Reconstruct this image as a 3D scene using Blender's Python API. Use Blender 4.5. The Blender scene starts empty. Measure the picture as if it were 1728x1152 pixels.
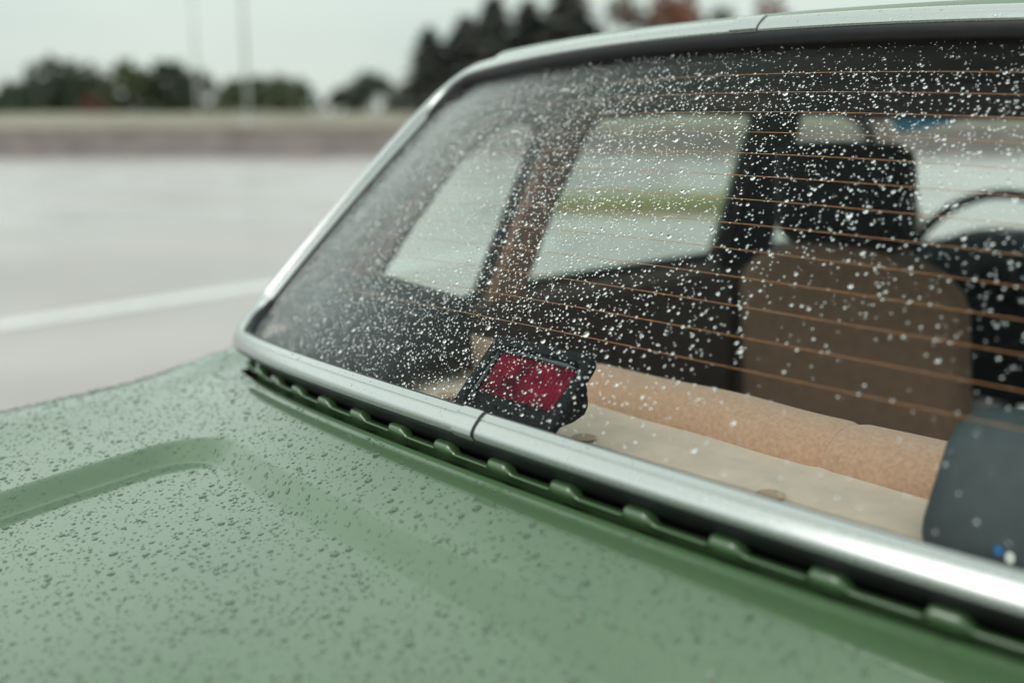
import bpy, math, random
import numpy as np
from mathutils import Vector, Matrix
from mathutils.geometry import tessellate_polygon

random.seed(7)
rng = np.random.default_rng(11)
sc = bpy.context.scene
COL = sc.collection
PI = math.pi
ZO = 0.93                      # height of the lower rear-window edge above the ground

# ------------------------------------------------------------------ camera
CAM = Vector((0.6468, -0.5690, ZO + 0.27))
YAW, PITCH, ROLL = 0.82361, 0.21381, -0.00385
fw = Vector((-math.sin(YAW) * math.cos(PITCH), math.cos(YAW) * math.cos(PITCH), -math.sin(PITCH)))
rt0 = Vector((math.cos(YAW), math.sin(YAW), 0))
up0 = rt0.cross(fw)
rt = rt0 * math.cos(ROLL) + up0 * math.sin(ROLL)
up = up0 * math.cos(ROLL) - rt0 * math.sin(ROLL)
cd = bpy.data.cameras.new('camera')
cam = bpy.data.objects.new('camera', cd)
COL.objects.link(cam)
cam.matrix_world = Matrix(((rt.x, up.x, -fw.x, CAM.x), (rt.y, up.y, -fw.y, CAM.y), (rt.z, up.z, -fw.z, CAM.z), (0, 0, 0, 1)))
cd.sensor_width = 36
cd.lens = 36.0 * 1736.5 / 1728
cd.clip_start = 0.02
cd.clip_end = 3000
cd.dof.use_dof = True
cd.dof.focus_distance = 0.985
cd.dof.aperture_fstop = 2.0
cd.dof.aperture_blades = 0
sc.camera = cam

# ------------------------------------------------------------------ world, sun, exposure
SUN_EL, SUN_AZ = math.radians(38), math.radians(163)
w = bpy.data.worlds.new('World')
sc.world = w
w.use_nodes = True
nt = w.node_tree
nt.nodes.clear()
N = nt.nodes.new
out = N('ShaderNodeOutputWorld')
bg = N('ShaderNodeBackground')
bg.inputs['Strength'].default_value = 0.1
sky = N('ShaderNodeTexSky')
sky.sky_type = 'NISHITA'
sky.sun_disc = False
sky.sun_elevation = SUN_EL
sky.sun_rotation = SUN_AZ
tc = N('ShaderNodeTexCoord')
mp = N('ShaderNodeMapping')
mp.inputs['Scale'].default_value = (1.0, 1.0, 3.2)
noi = N('ShaderNodeTexNoise')
noi.inputs['Scale'].default_value = 1.6
noi.inputs['Detail'].default_value = 5
noi.inputs['Roughness'].default_value = 0.5
cr = N('ShaderNodeValToRGB')
cr.color_ramp.elements[0].position = 0.34
cr.color_ramp.elements[1].position = 0.66
cr.color_ramp.elements[0].color = (0.62, 0.72, 0.68, 1)
cr.color_ramp.elements[1].color = (0.77, 0.86, 0.785, 1)
sep = N('ShaderNodeSeparateXYZ')
el = N('ShaderNodeFloatCurve')         # cloud brightness by height; belt above the view raised to strengthen deck reflections
cv = el.mapping.curves[0]
cv.points[0].location = (0.0, 0.46)
cv.points[1].location = (1.0, 0.74)
for a, b in ((0.10, 0.51), (0.28, 0.90), (0.45, 0.86), (0.70, 0.78)):
    cv.points.new(a, b)
el.mapping.update()
sc20 = N('ShaderNodeMath')
sc20.operation = 'MULTIPLY'
sc20.inputs[1].default_value = 20.0
mul = N('ShaderNodeVectorMath')
mul.operation = 'SCALE'
mx = N('ShaderNodeMix')
mx.data_type = 'RGBA'
mx.inputs['Factor'].default_value = 0.93
L = nt.links.new
L(tc.outputs['Generated'], mp.inputs['Vector'])
L(mp.outputs['Vector'], noi.inputs['Vector'])
L(noi.outputs['Fac'], cr.inputs['Fac'])
L(tc.outputs['Generated'], sep.inputs[0])
L(sep.outputs['Z'], el.inputs['Value'])
L(cr.outputs['Color'], mul.inputs[0])
L(el.outputs['Value'], sc20.inputs[0])
L(sc20.outputs[0], mul.inputs['Scale'])
L(sky.outputs['Color'], mx.inputs['A'])
L(mul.outputs['Vector'], mx.inputs['B'])
L(mx.outputs['Result'], bg.inputs['Color'])
L(bg.outputs['Background'], out.inputs['Surface'])

sd = bpy.data.lights.new('sun', 'SUN')
sd.energy = 1.5
sd.angle = math.radians(45)
sd.color = (1.0, 0.97, 0.92)
sun = bpy.data.objects.new('sun', sd)
COL.objects.link(sun)
sdir = Vector((math.sin(SUN_AZ) * math.cos(SUN_EL), math.cos(SUN_AZ) * math.cos(SUN_EL), math.sin(SUN_EL)))
sun.rotation_euler = sdir.to_track_quat('Z', 'Y').to_euler()
sc.view_settings.view_transform = 'Standard'
sc.view_settings.look = 'None'
sc.view_settings.gamma = 1
sc.view_settings.exposure = 0.0
sc.view_settings.use_curve_mapping = False
sc.render.engine = 'CYCLES'
sc.cycles.max_bounces = 14
sc.cycles.transmission_bounces = 12
sc.cycles.glossy_bounces = 6
sc.cycles.diffuse_bounces = 4
sc.cycles.transparent_max_bounces = 32
sc.cycles.blur_glossy = 0.6
sc.cycles.use_denoising = True

# ------------------------------------------------------------------ materials
M = {}


def pmat(name, col, rough=0.5, metal=0.0, noise=0.0, nscale=40.0, bump=0.0, bscale=200.0, coat=0.0, coat_rough=0.03,
         spec=0.5, stretch=None, col2=None, rnoise=0.0, sheen=0.0):
    m = bpy.data.materials.new(name)
    m.use_nodes = True
    t = m.node_tree
    b = t.nodes['Principled BSDF']
    b.inputs['Base Color'].default_value = (*col, 1)
    b.inputs['Roughness'].default_value = rough
    b.inputs['Metallic'].default_value = metal
    b.inputs['Specular IOR Level'].default_value = spec
    b.inputs['Coat Weight'].default_value = coat
    b.inputs['Coat Roughness'].default_value = coat_rough
    b.inputs['Coat IOR'].default_value = 1.5 if name != 'paint' else 1.72   # waxed and wet
    if sheen:
        b.inputs['Sheen Weight'].default_value = sheen
    tcn = t.nodes.new('ShaderNodeTexCoord')
    src = tcn.outputs['Object']
    if stretch:
        mpn = t.nodes.new('ShaderNodeMapping')
        mpn.inputs['Scale'].default_value = stretch
        t.links.new(src, mpn.inputs['Vector'])
        src = mpn.outputs['Vector']
    if noise or col2 or rnoise:
        n = t.nodes.new('ShaderNodeTexNoise')
        n.inputs['Scale'].default_value = nscale
        n.inputs['Detail'].default_value = 6
        n.inputs['Roughness'].default_value = 0.6
        t.links.new(src, n.inputs['Vector'])
        if noise or col2:
            r = t.nodes.new('ShaderNodeValToRGB')
            r.color_ramp.elements[0].position = 0.33
            r.color_ramp.elements[1].position = 0.67
            c2 = col2 or tuple(min(1, c * (1 + noise)) for c in col)
            c1 = col if col2 else tuple(c * (1 - noise) for c in col)
            r.color_ramp.elements[0].color = (*c1, 1)
            r.color_ramp.elements[1].color = (*c2, 1)
            t.links.new(n.outputs['Fac'], r.inputs['Fac'])
            t.links.new(r.outputs['Color'], b.inputs['Base Color'])
        if rnoise:
            mr = t.nodes.new('ShaderNodeMapRange')
            mr.inputs['From Min'].default_value = 0.3
            mr.inputs['From Max'].default_value = 0.7
            mr.inputs['To Min'].default_value = max(0.02, rough - rnoise)
            mr.inputs['To Max'].default_value = rough + rnoise
            t.links.new(n.outputs['Fac'], mr.inputs['Value'])
            t.links.new(mr.outputs['Result'], b.inputs['Roughness'])
    if bump:
        n2 = t.nodes.new('ShaderNodeTexNoise')
        n2.inputs['Scale'].default_value = bscale
        n2.inputs['Detail'].default_value = 3
        t.links.new(src, n2.inputs['Vector'])
        bp = t.nodes.new('ShaderNodeBump')
        bp.inputs['Strength'].default_value = bump
        bp.inputs['Distance'].default_value = 0.001
        t.links.new(n2.outputs['Fac'], bp.inputs['Height'])
        t.links.new(bp.outputs['Normal'], b.inputs['Normal'])
    M[name] = m
    return m


def glass_mat(name, tint, f0=0.04, dirt=0.0):
    m = bpy.data.materials.new(name)
    m.use_nodes = True
    t = m.node_tree
    t.nodes.clear()
    o = t.nodes.new('ShaderNodeOutputMaterial')
    tr = t.nodes.new('ShaderNodeBsdfTransparent')
    tr.inputs['Color'].default_value = (*tint, 1)
    gl = t.nodes.new('ShaderNodeBsdfGlossy')
    gl.inputs['Roughness'].default_value = 0.0
    lw = t.nodes.new('ShaderNodeLayerWeight')
    lw.inputs['Blend'].default_value = 0.5
    pw = t.nodes.new('ShaderNodeMath')
    pw.operation = 'POWER'
    pw.inputs[1].default_value = 6
    ma = t.nodes.new('ShaderNodeMath')
    ma.operation = 'MULTIPLY_ADD'
    ma.inputs[1].default_value = 1 - f0
    ma.inputs[2].default_value = f0
    mixn = t.nodes.new('ShaderNodeMixShader')
    t.links.new(lw.outputs['Facing'], pw.inputs[0])
    t.links.new(pw.outputs[0], ma.inputs[0])
    t.links.new(ma.outputs[0], mixn.inputs[0])
    t.links.new(tr.outputs[0], mixn.inputs[1])
    t.links.new(gl.outputs[0], mixn.inputs[2])
    last = mixn.outputs[0]
    if dirt:
        df = t.nodes.new('ShaderNodeBsdfDiffuse')
        df.inputs['Color'].default_value = (0.55, 0.56, 0.55, 1)
        nz = t.nodes.new('ShaderNodeTexNoise')
        nz.inputs['Scale'].default_value = 9
        nz.inputs['Detail'].default_value = 6
        tcn = t.nodes.new('ShaderNodeTexCoord')
        t.links.new(tcn.outputs['Object'], nz.inputs['Vector'])
        mr = t.nodes.new('ShaderNodeMapRange')
        mr.inputs['From Min'].default_value = 0.35
        mr.inputs['From Max'].default_value = 0.75
        mr.inputs['To Min'].default_value = dirt * 0.3
        mr.inputs['To Max'].default_value = dirt
        t.links.new(nz.outputs['Fac'], mr.inputs['Value'])
        m2 = t.nodes.new('ShaderNodeMixShader')
        t.links.new(mr.outputs['Result'], m2.inputs[0])
        t.links.new(last, m2.inputs[1])
        t.links.new(df.outputs[0], m2.inputs[2])
        last = m2.outputs[0]
    t.links.new(last, o.inputs['Surface'])
    M[name] = m
    return m


def water_mat():
    m = bpy.data.materials.new('water')
    m.use_nodes = True
    t = m.node_tree
    t.nodes.clear()
    o = t.nodes.new('ShaderNodeOutputMaterial')
    g = t.nodes.new('ShaderNodeBsdfGlass')
    g.inputs['IOR'].default_value = 1.33
    g.inputs['Roughness'].default_value = 0.0
    g.inputs['Color'].default_value = (1, 1, 1, 1)
    t.links.new(g.outputs[0], o.inputs['Surface'])
    M['water'] = m


water_mat()
pmat('paint', (0.050, 0.104, 0.041), 0.5, noise=0.04, nscale=6, coat=1.0, coat_rough=0.06, bump=0.02, bscale=500)
pmat('chrome', (0.52, 0.535, 0.53), 0.24, 1.0, rnoise=0.07, nscale=90, stretch=(3, 3, 3), bump=0.04, bscale=900)
pmat('rubber', (0.010, 0.011, 0.014), 0.5, noise=0.25, nscale=60)
pmat('wire', (0.44, 0.19, 0.08), 0.45, noise=0.2, nscale=300)
pmat('shelf_felt', (0.54, 0.415, 0.34), 0.95, noise=0.10, nscale=28, bump=0.7, bscale=1300, sheen=0.2)
pmat('felt_stain', (0.36, 0.25, 0.18), 0.95, noise=0.1, nscale=200, bump=0.5, bscale=1400)
pmat('tan_fabric', (0.45, 0.255, 0.165), 0.9, noise=0.17, nscale=220, bump=1.0, bscale=1500, sheen=0.3)
pmat('tan_seat', (0.22, 0.135, 0.095), 0.9, noise=0.15, nscale=60, bump=0.6, bscale=800)
pmat('black_vinyl', (0.008, 0.011, 0.015), 0.6, spec=0.25, noise=0.2, nscale=80, bump=0.3, bscale=700)
pmat('hazed_vinyl', (0.026, 0.036, 0.042), 0.6, noise=0.2, nscale=60, bump=0.3, bscale=700)  # right speaker: black vinyl lightened, haze on the glass put into its colour
pmat('black_plastic', (0.004, 0.005, 0.007), 0.5, spec=0.12, noise=0.15, nscale=80, bump=0.15, bscale=900)
pmat('grey_strip', (0.05, 0.055, 0.065), 0.35, noise=0.3, nscale=60)
pmat('red_lens', (0.42, 0.022, 0.065), 0.18, col2=(0.07, 0.008, 0.022), nscale=30, coat=0.6, coat_rough=0.1)
pmat('trim_vinyl', (0.42, 0.235, 0.165), 0.75, noise=0.15, nscale=40, bump=0.4, bscale=500)
pmat('pillar_vinyl', (0.42, 0.32, 0.28), 0.75, noise=0.12, nscale=30, bump=0.4, bscale=500)
pmat('headliner', (0.19, 0.172, 0.172), 0.9, noise=0.12, nscale=50, bump=0.3, bscale=600)
pmat('door_card', (0.055, 0.036, 0.033), 0.7, spec=0.2, noise=0.2, nscale=30, bump=0.3, bscale=400)
pmat('dash', (0.007, 0.011, 0.016), 0.7, spec=0.2, noise=0.2, nscale=50, bump=0.3, bscale=500)
pmat('carpet', (0.03, 0.026, 0.026), 0.95, noise=0.2, nscale=100)
pmat('blue_badge', (0.03, 0.14, 0.36), 0.4, noise=0.1, nscale=300)
pmat('white_badge', (0.75, 0.76, 0.76), 0.4, noise=0.05, nscale=300)
pmat('tyre', (0.02, 0.02, 0.02), 0.85, noise=0.2, nscale=30)
pmat('tail_red', (0.30, 0.02, 0.02), 0.2, noise=0.1, nscale=60, coat=0.6)
pmat('concrete', (0.19, 0.165, 0.155), 0.85, noise=0.22, nscale=1.2, bump=0.5, bscale=30)
pmat('coping', (0.25, 0.21, 0.175), 0.8, noise=0.18, nscale=2.0)
pmat('dry_grass', (0.17, 0.145, 0.11), 0.95, col2=(0.28, 0.26, 0.20), nscale=0.35)
pmat('verge_grass', (0.15, 0.145, 0.055), 0.95, col2=(0.22, 0.21, 0.10), nscale=2.0, bump=0.8, bscale=30)
pmat('line_paint', (0.60, 0.60, 0.58), 0.35, noise=0.10, nscale=8)
pmat('kerb', (0.33, 0.32, 0.31), 0.7, noise=0.15, nscale=6)
pmat('bark', (0.07, 0.055, 0.045), 0.9, noise=0.3, nscale=6)
pmat('leaf_dark', (0.036, 0.050, 0.028), 0.7, noise=0.45, nscale=0.9)
pmat('leaf_mid', (0.062, 0.078, 0.032), 0.7, noise=0.45, nscale=0.9)
pmat('leaf_pine', (0.058, 0.062, 0.052), 0.75, noise=0.4, nscale=0.9)
pmat('leaf_rust', (0.16, 0.06, 0.035), 0.75, noise=0.4, nscale=0.9)
pmat('leaf_brown', (0.09, 0.06, 0.042), 0.75, noise=0.35, nscale=0.9)
pmat('galvanised', (0.48, 0.50, 0.50), 0.5, 0.1, noise=0.1, nscale=8)
glass_mat('rear_glass', (0.965, 0.985, 0.975), 0.002, dirt=0.002)
glass_mat('side_glass', (0.92, 0.96, 0.94), 0.02, dirt=0.02)
glass_mat('blue_band', (0.10, 0.32, 0.60), 0.04)


def asphalt():
    m = pmat('asphalt', (0.27, 0.222, 0.215), 0.36, noise=0.20, nscale=0.35, spec=0.5, coat=0.75, coat_rough=0.30)
    t = m.node_tree
    b = t.nodes['Principled BSDF']
    tcn = t.nodes.new('ShaderNodeTexCoord')
    n = t.nodes.new('ShaderNodeTexNoise')
    n.inputs['Scale'].default_value = 0.22
    n.inputs['Detail'].default_value = 4
    n.inputs['Distortion'].default_value = 0.6
    t.links.new(tcn.outputs['Object'], n.inputs['Vector'])
    mr = t.nodes.new('ShaderNodeMapRange')     # puddly film of water: glossier where it pools
    mr.inputs['From Min'].default_value = 0.38
    mr.inputs['From Max'].default_value = 0.62
    mr.inputs['To Min'].default_value = 0.14
    mr.inputs['To Max'].default_value = 0.52
    t.links.new(n.outputs['Fac'], mr.inputs['Value'])
    t.links.new(mr.outputs['Result'], b.inputs['Roughness'])
    n2 = t.nodes.new('ShaderNodeTexNoise')
    n2.inputs['Scale'].default_value = 120
    t.links.new(tcn.outputs['Object'], n2.inputs['Vector'])
    bp = t.nodes.new('ShaderNodeBump')
    bp.inputs['Strength'].default_value = 0.25
    bp.inputs['Distance'].default_value = 0.004
    t.links.new(n2.outputs['Fac'], bp.inputs['Height'])
    t.links.new(bp.outputs['Normal'], b.inputs['Normal'])


asphalt()

# ------------------------------------------------------------------ mesh helpers


def link(o, parent=None, **props):
    COL.objects.link(o)
    if parent is not None:
        o.parent = parent
        o.matrix_parent_inverse = Matrix.Translation(-Vector(parent.location)) if parent.type == 'EMPTY' else Matrix.Identity(4)
    for k, v in props.items():
        o[k] = v
    return o


def mesh(name, verts, faces, mat, parent=None, smooth=True, **props):
    me = bpy.data.meshes.new(name)
    me.from_pydata([tuple(map(float, v)) for v in verts], [], [tuple(map(int, f)) for f in faces])
    me.materials.append(M[mat])
    me.update()
    if smooth:
        me.polygons.foreach_set('use_smooth', [True] * len(me.polygons))
    return link(bpy.data.objects.new(name, me), parent, **props)


def empty(name, loc, **props):
    o = bpy.data.objects.new(name, None)
    o.location = loc
    o.empty_display_size = 0.1
    return link(o, None, **props)


class MB:
    """collects shapes for one mesh"""

    def __init__(self):
        self.v, self.f = [], []

    def add(self, verts, faces):
        o = len(self.v)
        self.v += [tuple(map(float, q)) for q in verts]
        self.f += [tuple(int(i) + o for i in f) for f in faces]
        return self

    def box(self, a, b, bev=0.0):
        x0, y0, z0 = a
        x1, y1, z1 = b
        if bev <= 0:
            v = [(x, y, z) for z in (z0, z1) for y in (y0, y1) for x in (x0, x1)]
            return self.add(v, [(0, 2, 3, 1), (4, 5, 7, 6), (0, 1, 5, 4), (2, 6, 7, 3), (0, 4, 6, 2), (1, 3, 7, 5)])
        # rounded in plan and top/bottom: stack of rounded rectangles
        def rr(ins):
            pts = []
            r = bev
            for cx, cy, a0 in ((x1 - r, y1 - r, 0), (x0 + r, y1 - r, 90), (x0 + r, y0 + r, 180), (x1 - r, y0 + r, 270)):
                for k in range(5):
                    an = math.radians(a0 + k * 22.5)
                    pts.append((cx + (r - ins) * math.cos(an), cy + (r - ins) * math.sin(an)))
            return pts
        lev = []
        for k in range(5):
            an = k * PI / 8
            lev.append((z0 + bev * (1 - math.sin(an)), bev * (1 - math.cos(an)))) if False else None
        prof = [(z0, bev * 0.9), (z0 + bev * 0.3, bev * 0.3), (z0 + bev, 0), (z1 - bev, 0), (z1 - bev * 0.3, bev * 0.3), (z1, bev * 0.9)]
        vs, fs = [], []
        n = 20
        for z, ins in prof:
            vs += [(x, y, z) for x, y in rr(ins)]
        for r in range(len(prof) - 1):
            for k in range(n):
                fs.append((r * n + k, r * n + (k + 1) % n, (r + 1) * n + (k + 1) % n, (r + 1) * n + k))
        fs.append(tuple(range(n - 1, -1, -1)))
        fs.append(tuple((len(prof) - 1) * n + k for k in range(n)))
        return self.add(vs, fs)

    def tube(self, pts, r, n=8, closed=False, caps=True):
        pts = [Vector(p) for p in pts]
        m = len(pts)
        rs = r if hasattr(r, '__len__') else [r] * m
        vs, fs = [], []
        prev = None
        for i, p in enumerate(pts):
            if closed:
                d = (pts[(i + 1) % m] - pts[i - 1]).normalized()
            else:
                d = (pts[min(i + 1, m - 1)] - pts[max(i - 1, 0)]).normalized()
            a = prev if prev is not None else (Vector((0, 0, 1)) if abs(d.z) < 0.9 else Vector((1, 0, 0)))
            a = (a - d * a.dot(d)).normalized()
            prev = a
            b = d.cross(a)
            for k in range(n):
                an = 2 * PI * k / n
                vs.append(p + (a * math.cos(an) + b * math.sin(an)) * rs[i])
        for i in range(m if closed else m - 1):
            j = (i + 1) % m
            for k in range(n):
                fs.append((i * n + k, i * n + (k + 1) % n, j * n + (k + 1) % n, j * n + k))
        if caps and not closed:
            fs.append(tuple(range(n - 1, -1, -1)))
            fs.append(tuple((m - 1) * n + k for k in range(n)))
        return self.add(vs, fs)

    def sweep(self, frames, section, closed_path=True, closed_sec=True):
        """frames: list of (origin, out, normal); section: list of (o, n)"""
        per = section if callable(section) else (lambda i: section)
        m, n = len(frames), len(per(0))
        vs = [p + o * a + nn * b for i, (p, o, nn) in enumerate(frames) for a, b in per(i)]
        fs = []
        for i in range(m if closed_path else m - 1):
            j = (i + 1) % m
            for k in range(n if closed_sec else n - 1):
                fs.append((i * n + k, i * n + (k + 1) % n, j * n + (k + 1) % n, j * n + k))
        if not closed_path and closed_sec:
            fs.append(tuple(range(n - 1, -1, -1)))
            fs.append(tuple((m - 1) * n + k for k in range(n)))
        return self.add(vs, fs)

    def grid(self, P, mask=None):
        P = np.asarray(P)
        r, c = P.shape[:2]
        fs = [(i * c + j, i * c + j + 1, (i + 1) * c + j + 1, (i + 1) * c + j) for i in range(r - 1) for j in range(c - 1)
              if mask is None or mask[i, j]]
        return self.add(P.reshape(-1, 3), fs)

    def build(self, name, mat, parent=None, smooth=True, **props):
        return mesh(name, self.v, self.f, mat, parent, smooth, **props)


def sharp(o, deg=35):
    """shade smooth below an angle"""
    me = o.data
    import bmesh
    bm = bmesh.new()
    bm.from_mesh(me)
    bmesh.ops.recalc_face_normals(bm, faces=bm.faces)
    lim = math.radians(deg)
    for e in bm.edges:
        if len(e.link_faces) == 2 and e.calc_face_angle(0) > lim:
            e.smooth = False
    bm.to_mesh(me)
    bm.free()
    return o


# ------------------------------------------------------------------ shape of the rear window
K2, K4, MZ, AL, VC = 0.4048, 0.1472, -0.1569, 0.78728, 0.1587
ca, sa = math.cos(AL), math.sin(AL)


def G(x, t):
    return Vector((x, t * ca + K2 * x * x / 2 + K4 * x ** 4 + VC * t * t / 2, ZO + t * sa + MZ * x * x / 2 - VC * t * t / 2 * ca / sa))


def Gx(x, t):
    return Vector((1, K2 * x + 4 * K4 * x ** 3, MZ * x)).normalized()


def Gt(x, t):
    return Vector((0, ca + VC * t, sa - VC * t * ca / sa)).normalized()


def Gn(x, t):
    n = Gx(x, t).cross(Gt(x, t)).normalized()
    return n if n.y < 0 else -n


def Gnp(x, t, n=0.0):
    """array version, offset n along the outward normal"""
    x, t = np.asarray(x, float), np.asarray(t, float)
    P = np.stack([x, t * ca + K2 * x * x / 2 + K4 * x ** 4 + VC * t * t / 2, ZO + t * sa + MZ * x * x / 2 - VC * t * t / 2 * ca / sa], -1)
    gx = np.stack([np.ones_like(x), K2 * x + 4 * K4 * x ** 3, MZ * x], -1)
    gt = np.stack([np.zeros_like(x), ca + VC * t, sa - VC * t * ca / sa], -1)
    nn = np.cross(gx, gt)
    nn /= np.linalg.norm(nn, axis=-1, keepdims=True)
    nn *= np.where(nn[..., 1:2] < 0, 1, -1)
    gx /= np.linalg.norm(gx, axis=-1, keepdims=True)
    gt /= np.linalg.norm(gt, axis=-1, keepdims=True)
    return P + nn * n, gx, gt, nn


T0, T1, WB, WT = 0.014, 0.520, 0.628, 0.612


def outline(n_arc=14):
    rb, rtp = 0.045, 0.075
    pts = []

    def arc(cx, cy, r, a0, a1):
        for k in range(n_arc + 1):
            a = math.radians(a0 + (a1 - a0) * k / n_arc)
            pts.append((cx + r * math.cos(a), cy + r * math.sin(a)))

    def line(p, q, n):
        for k in range(1, n):
            pts.append((p[0] + (q[0] - p[0]) * k / n, p[1] + (q[1] - p[1]) * k / n))
    arc(WB - rb, T0 + rb, rb, -90, 0)
    line(pts[-1], (WT, T1 - rtp), 18)
    arc(WT - rtp, T1 - rtp, rtp, 0, 90)
    line(pts[-1], (-WT + rtp, T1), 48)
    arc(-WT + rtp, T1 - rtp, rtp, 90, 180)
    line(pts[-1], (-WB, T0 + rb), 18)
    arc(-WB + rb, T0 + rb, rb, 180, 270)
    line(pts[-1], (WB - rb, T0), 48)
    return pts


OUT = outline()


def frames_of(pts):
    fr = []
    m = len(pts)
    for i, (x, t) in enumerate(pts):
        ax, at = pts[i - 1]
        bx, bt = pts[(i + 1) % m]
        ox, ot = (bt - at), -(bx - ax)          # outward for a counter-clockwise loop
        p = G(x, t)
        n = Gn(x, t)
        o = (Gx(x, t) * ox + Gt(x, t) * ot)
        o = (o - n * o.dot(n)).normalized()
        fr.append((p, o, n))
    return fr


FR = frames_of(OUT)

# ------------------------------------------------------------------ the car
car = empty('parked_car', (0, 0.9, 0), label='vintage sage green saloon car with wet rear deck and chrome framed rear window', category='car')

# painted rear deck and flanks


def y_lip(x):
    return -0.010 + K2 * x * x / 2 + K4 * x ** 4


def z_lip(x):
    return -0.037 + MZ * x * x / 2


def deck_fall(s):
    sp = np.maximum(s, 0)
    return 0.010 * sp + 0.06 * sp ** 2


def lip_rise(x, s):
    sp = np.maximum(s, 0)
    drop = 0.20 * np.maximum(sp - 0.12, 0) ** 2 * np.clip(1 - (np.abs(x) / 0.60) ** 4, 0, 1)     # the lid falls away towards the tail
    return drop + 0.036 * np.clip(1 - (np.abs(x) / 0.62) ** 3, 0, 1) * (1 - np.exp(-(sp / 0.074) ** 1.25)) - 0.0026 * np.exp(-(sp / 0.0055) ** 2)


def foot_bulge(x, s):
    return 0.024 * np.exp(-((np.abs(x) - 0.715) / 0.06) ** 2) * np.exp(-(np.maximum(s + 0.01, 0) / 0.11) ** 2)


def panel_recess(x, s):
    hx, s0, s1, r = 0.405, 0.083, 0.80, 0.085
    cx, cs, hs = 0.0, (s0 + s1) / 2, (s1 - s0) / 2
    qx = np.abs(x - cx) - (hx - r)
    qs = np.abs(s - cs) - (hs - r)
    dist = np.hypot(np.maximum(qx, 0), np.maximum(qs, 0)) + np.minimum(np.maximum(qx, qs), 0) - r
    k = np.clip(-dist / 0.021, 0, 1)
    return -0.0180 * (0.6 * k + 0.4 * k * k * (3 - 2 * k))


def deck_point(x, s):
    """deck surface for |x| < 0.6"""
    x, s = np.asarray(x, float), np.asarray(s, float)
    z = z_lip(x) - deck_fall(s) - lip_rise(x, s) + panel_recess(x, s)
    return np.stack([x, y_lip(x) - s, ZO + z], -1)


XE = 0.575
flat = np.linspace(-XE, XE, 300)
side_prof = [(0.60, -0.0005), (0.63, -0.0015), (0.66, -0.004), (0.69, -0.009), (0.715, -0.016), (0.735, -0.026), (0.752, -0.040), (0.766, -0.060), (0.777, -0.088), (0.786, -0.13),
             (0.793, -0.18), (0.798, -0.25), (0.80, -0.34), (0.795, -0.44), (0.78, -0.56), (0.76, -0.68)]
s_rows = np.concatenate([np.linspace(-2.05, -0.30, 20), np.linspace(-0.28, -0.01, 14), np.linspace(0, 0.16, 64), np.linspace(0.166, 0.5, 50), np.linspace(0.52, 0.95, 22)])


def z_side(x, s):
    ax = abs(x)
    return z_lip(min(ax, 0.66))


def shell_grid():
    cols = [(-x, dz) for x, dz in side_prof[::-1]] + [(x, 0.0) for x in flat] + list(side_prof)
    R, Cn = len(s_rows), len(cols)
    P = np.zeros((R, Cn, 3))
    X = np.array([c[0] for c in cols])
    DZ = np.array([c[1] for c in cols])
    xl = np.clip(X, -0.60, 0.60)
    for i, s in enumerate(s_rows):
        z = z_lip(xl) + DZ - lip_rise(X, s) - deck_fall(s) * np.clip(1 + DZ / 0.3, 0, 1) + panel_recess(X, np.full_like(X, s))
        yl = y_lip(np.clip(X, -0.74, 0.74))
        P[i, :, 0] = X
        P[i, :, 1] = yl - s
        P[i, :, 2] = ZO + z + foot_bulge(X, s)
        # the tail tucks in a little
        if s > 0.45:
            P[i, :, 0] = X * (1 - 0.10 * ((s - 0.45) / 0.5) ** 2)
    mask = np.ones((R - 1, Cn - 1), bool)
    for i in range(R - 1):
        if s_rows[i + 1] <= 1e-9:
            lim = 0.595 if s_rows[i] > -0.10 else 0.70
            mask[i] = (np.abs(X[:-1]) > lim) & (np.abs(X[1:]) > lim)
    return P, mask, X


P, mask, XC = shell_grid()
mb = MB().grid(P, mask)
# folded edge of the deck in front of the window
lipx = np.linspace(-0.632, 0.632, 220)
prof = [(0.0, 0.0), (0.0010, -0.0002), (0.0020, -0.0010), (0.0026, -0.0024), (0.0026, -0.006)]


def side_dz(x):
    ax = abs(x)
    xs = [XE] + [q[0] for q in side_prof]
    ds = [0.0] + [q[1] for q in side_prof]
    return float(np.interp(ax, xs, ds))


lp = np.array([[(x, y_lip(x) + dy, ZO + z_lip(np.clip(x, -0.60, 0.60)) + 0.0026 + side_dz(x) + dz) for dy, dz in prof] for x in lipx])
mb.grid(lp)
# tail panel
ti = len(s_rows) - 1
tp = np.array([[(P[ti, j, 0], P[ti, j, 1] - 0.02 * k, P[ti, j, 2] * (1 - k / 4.0) + 0.30 * k / 4.0) if k else tuple(P[ti, j]) for j in range(P.shape[1])] for k in range(5)])
mb.grid(tp)
deck = mb.build('rear_deck', 'paint', car)
# make all normals point outwards / upwards
deck.data.flip_normals() if deck.data.polygons[len(deck.data.polygons) // 3].normal.z < 0 else None

# gutter between deck edge and window
gx = np.linspace(-0.64, 0.64, 160)
gp = np.array([[(x, y_lip(x) + dy, ZO + z_lip(np.clip(x, -0.60, 0.60)) + side_dz(x) + dz) for dy, dz in ((0.0020, -0.0050), (0.004, -0.011), (0.008, -0.013), (0.022, -0.013), (0.030, -0.013), (0.060, -0.014))] for x in gx])
MB().grid(gp).build('gutter', 'paint', car)

# the pinched sheet-metal flange with pressed tabs
PITCH_T = 0.0767


def tab(x):
    ph = ((x - 0.0005) / PITCH_T) % 1.0
    if ph < 0.05:
        k = 1.0 - 0 * ph
    elif ph < 0.22:
        k = 1.0
    elif ph < 0.36:
        k = 0.5 + 0.5 * math.cos(PI * (ph - 0.22) / 0.14)
    elif ph > 0.94:
        k = 0.5 - 0.5 * math.cos(PI * (ph - 0.94) / 0.06)
    else:
        k = 0.0
    return k


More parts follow.
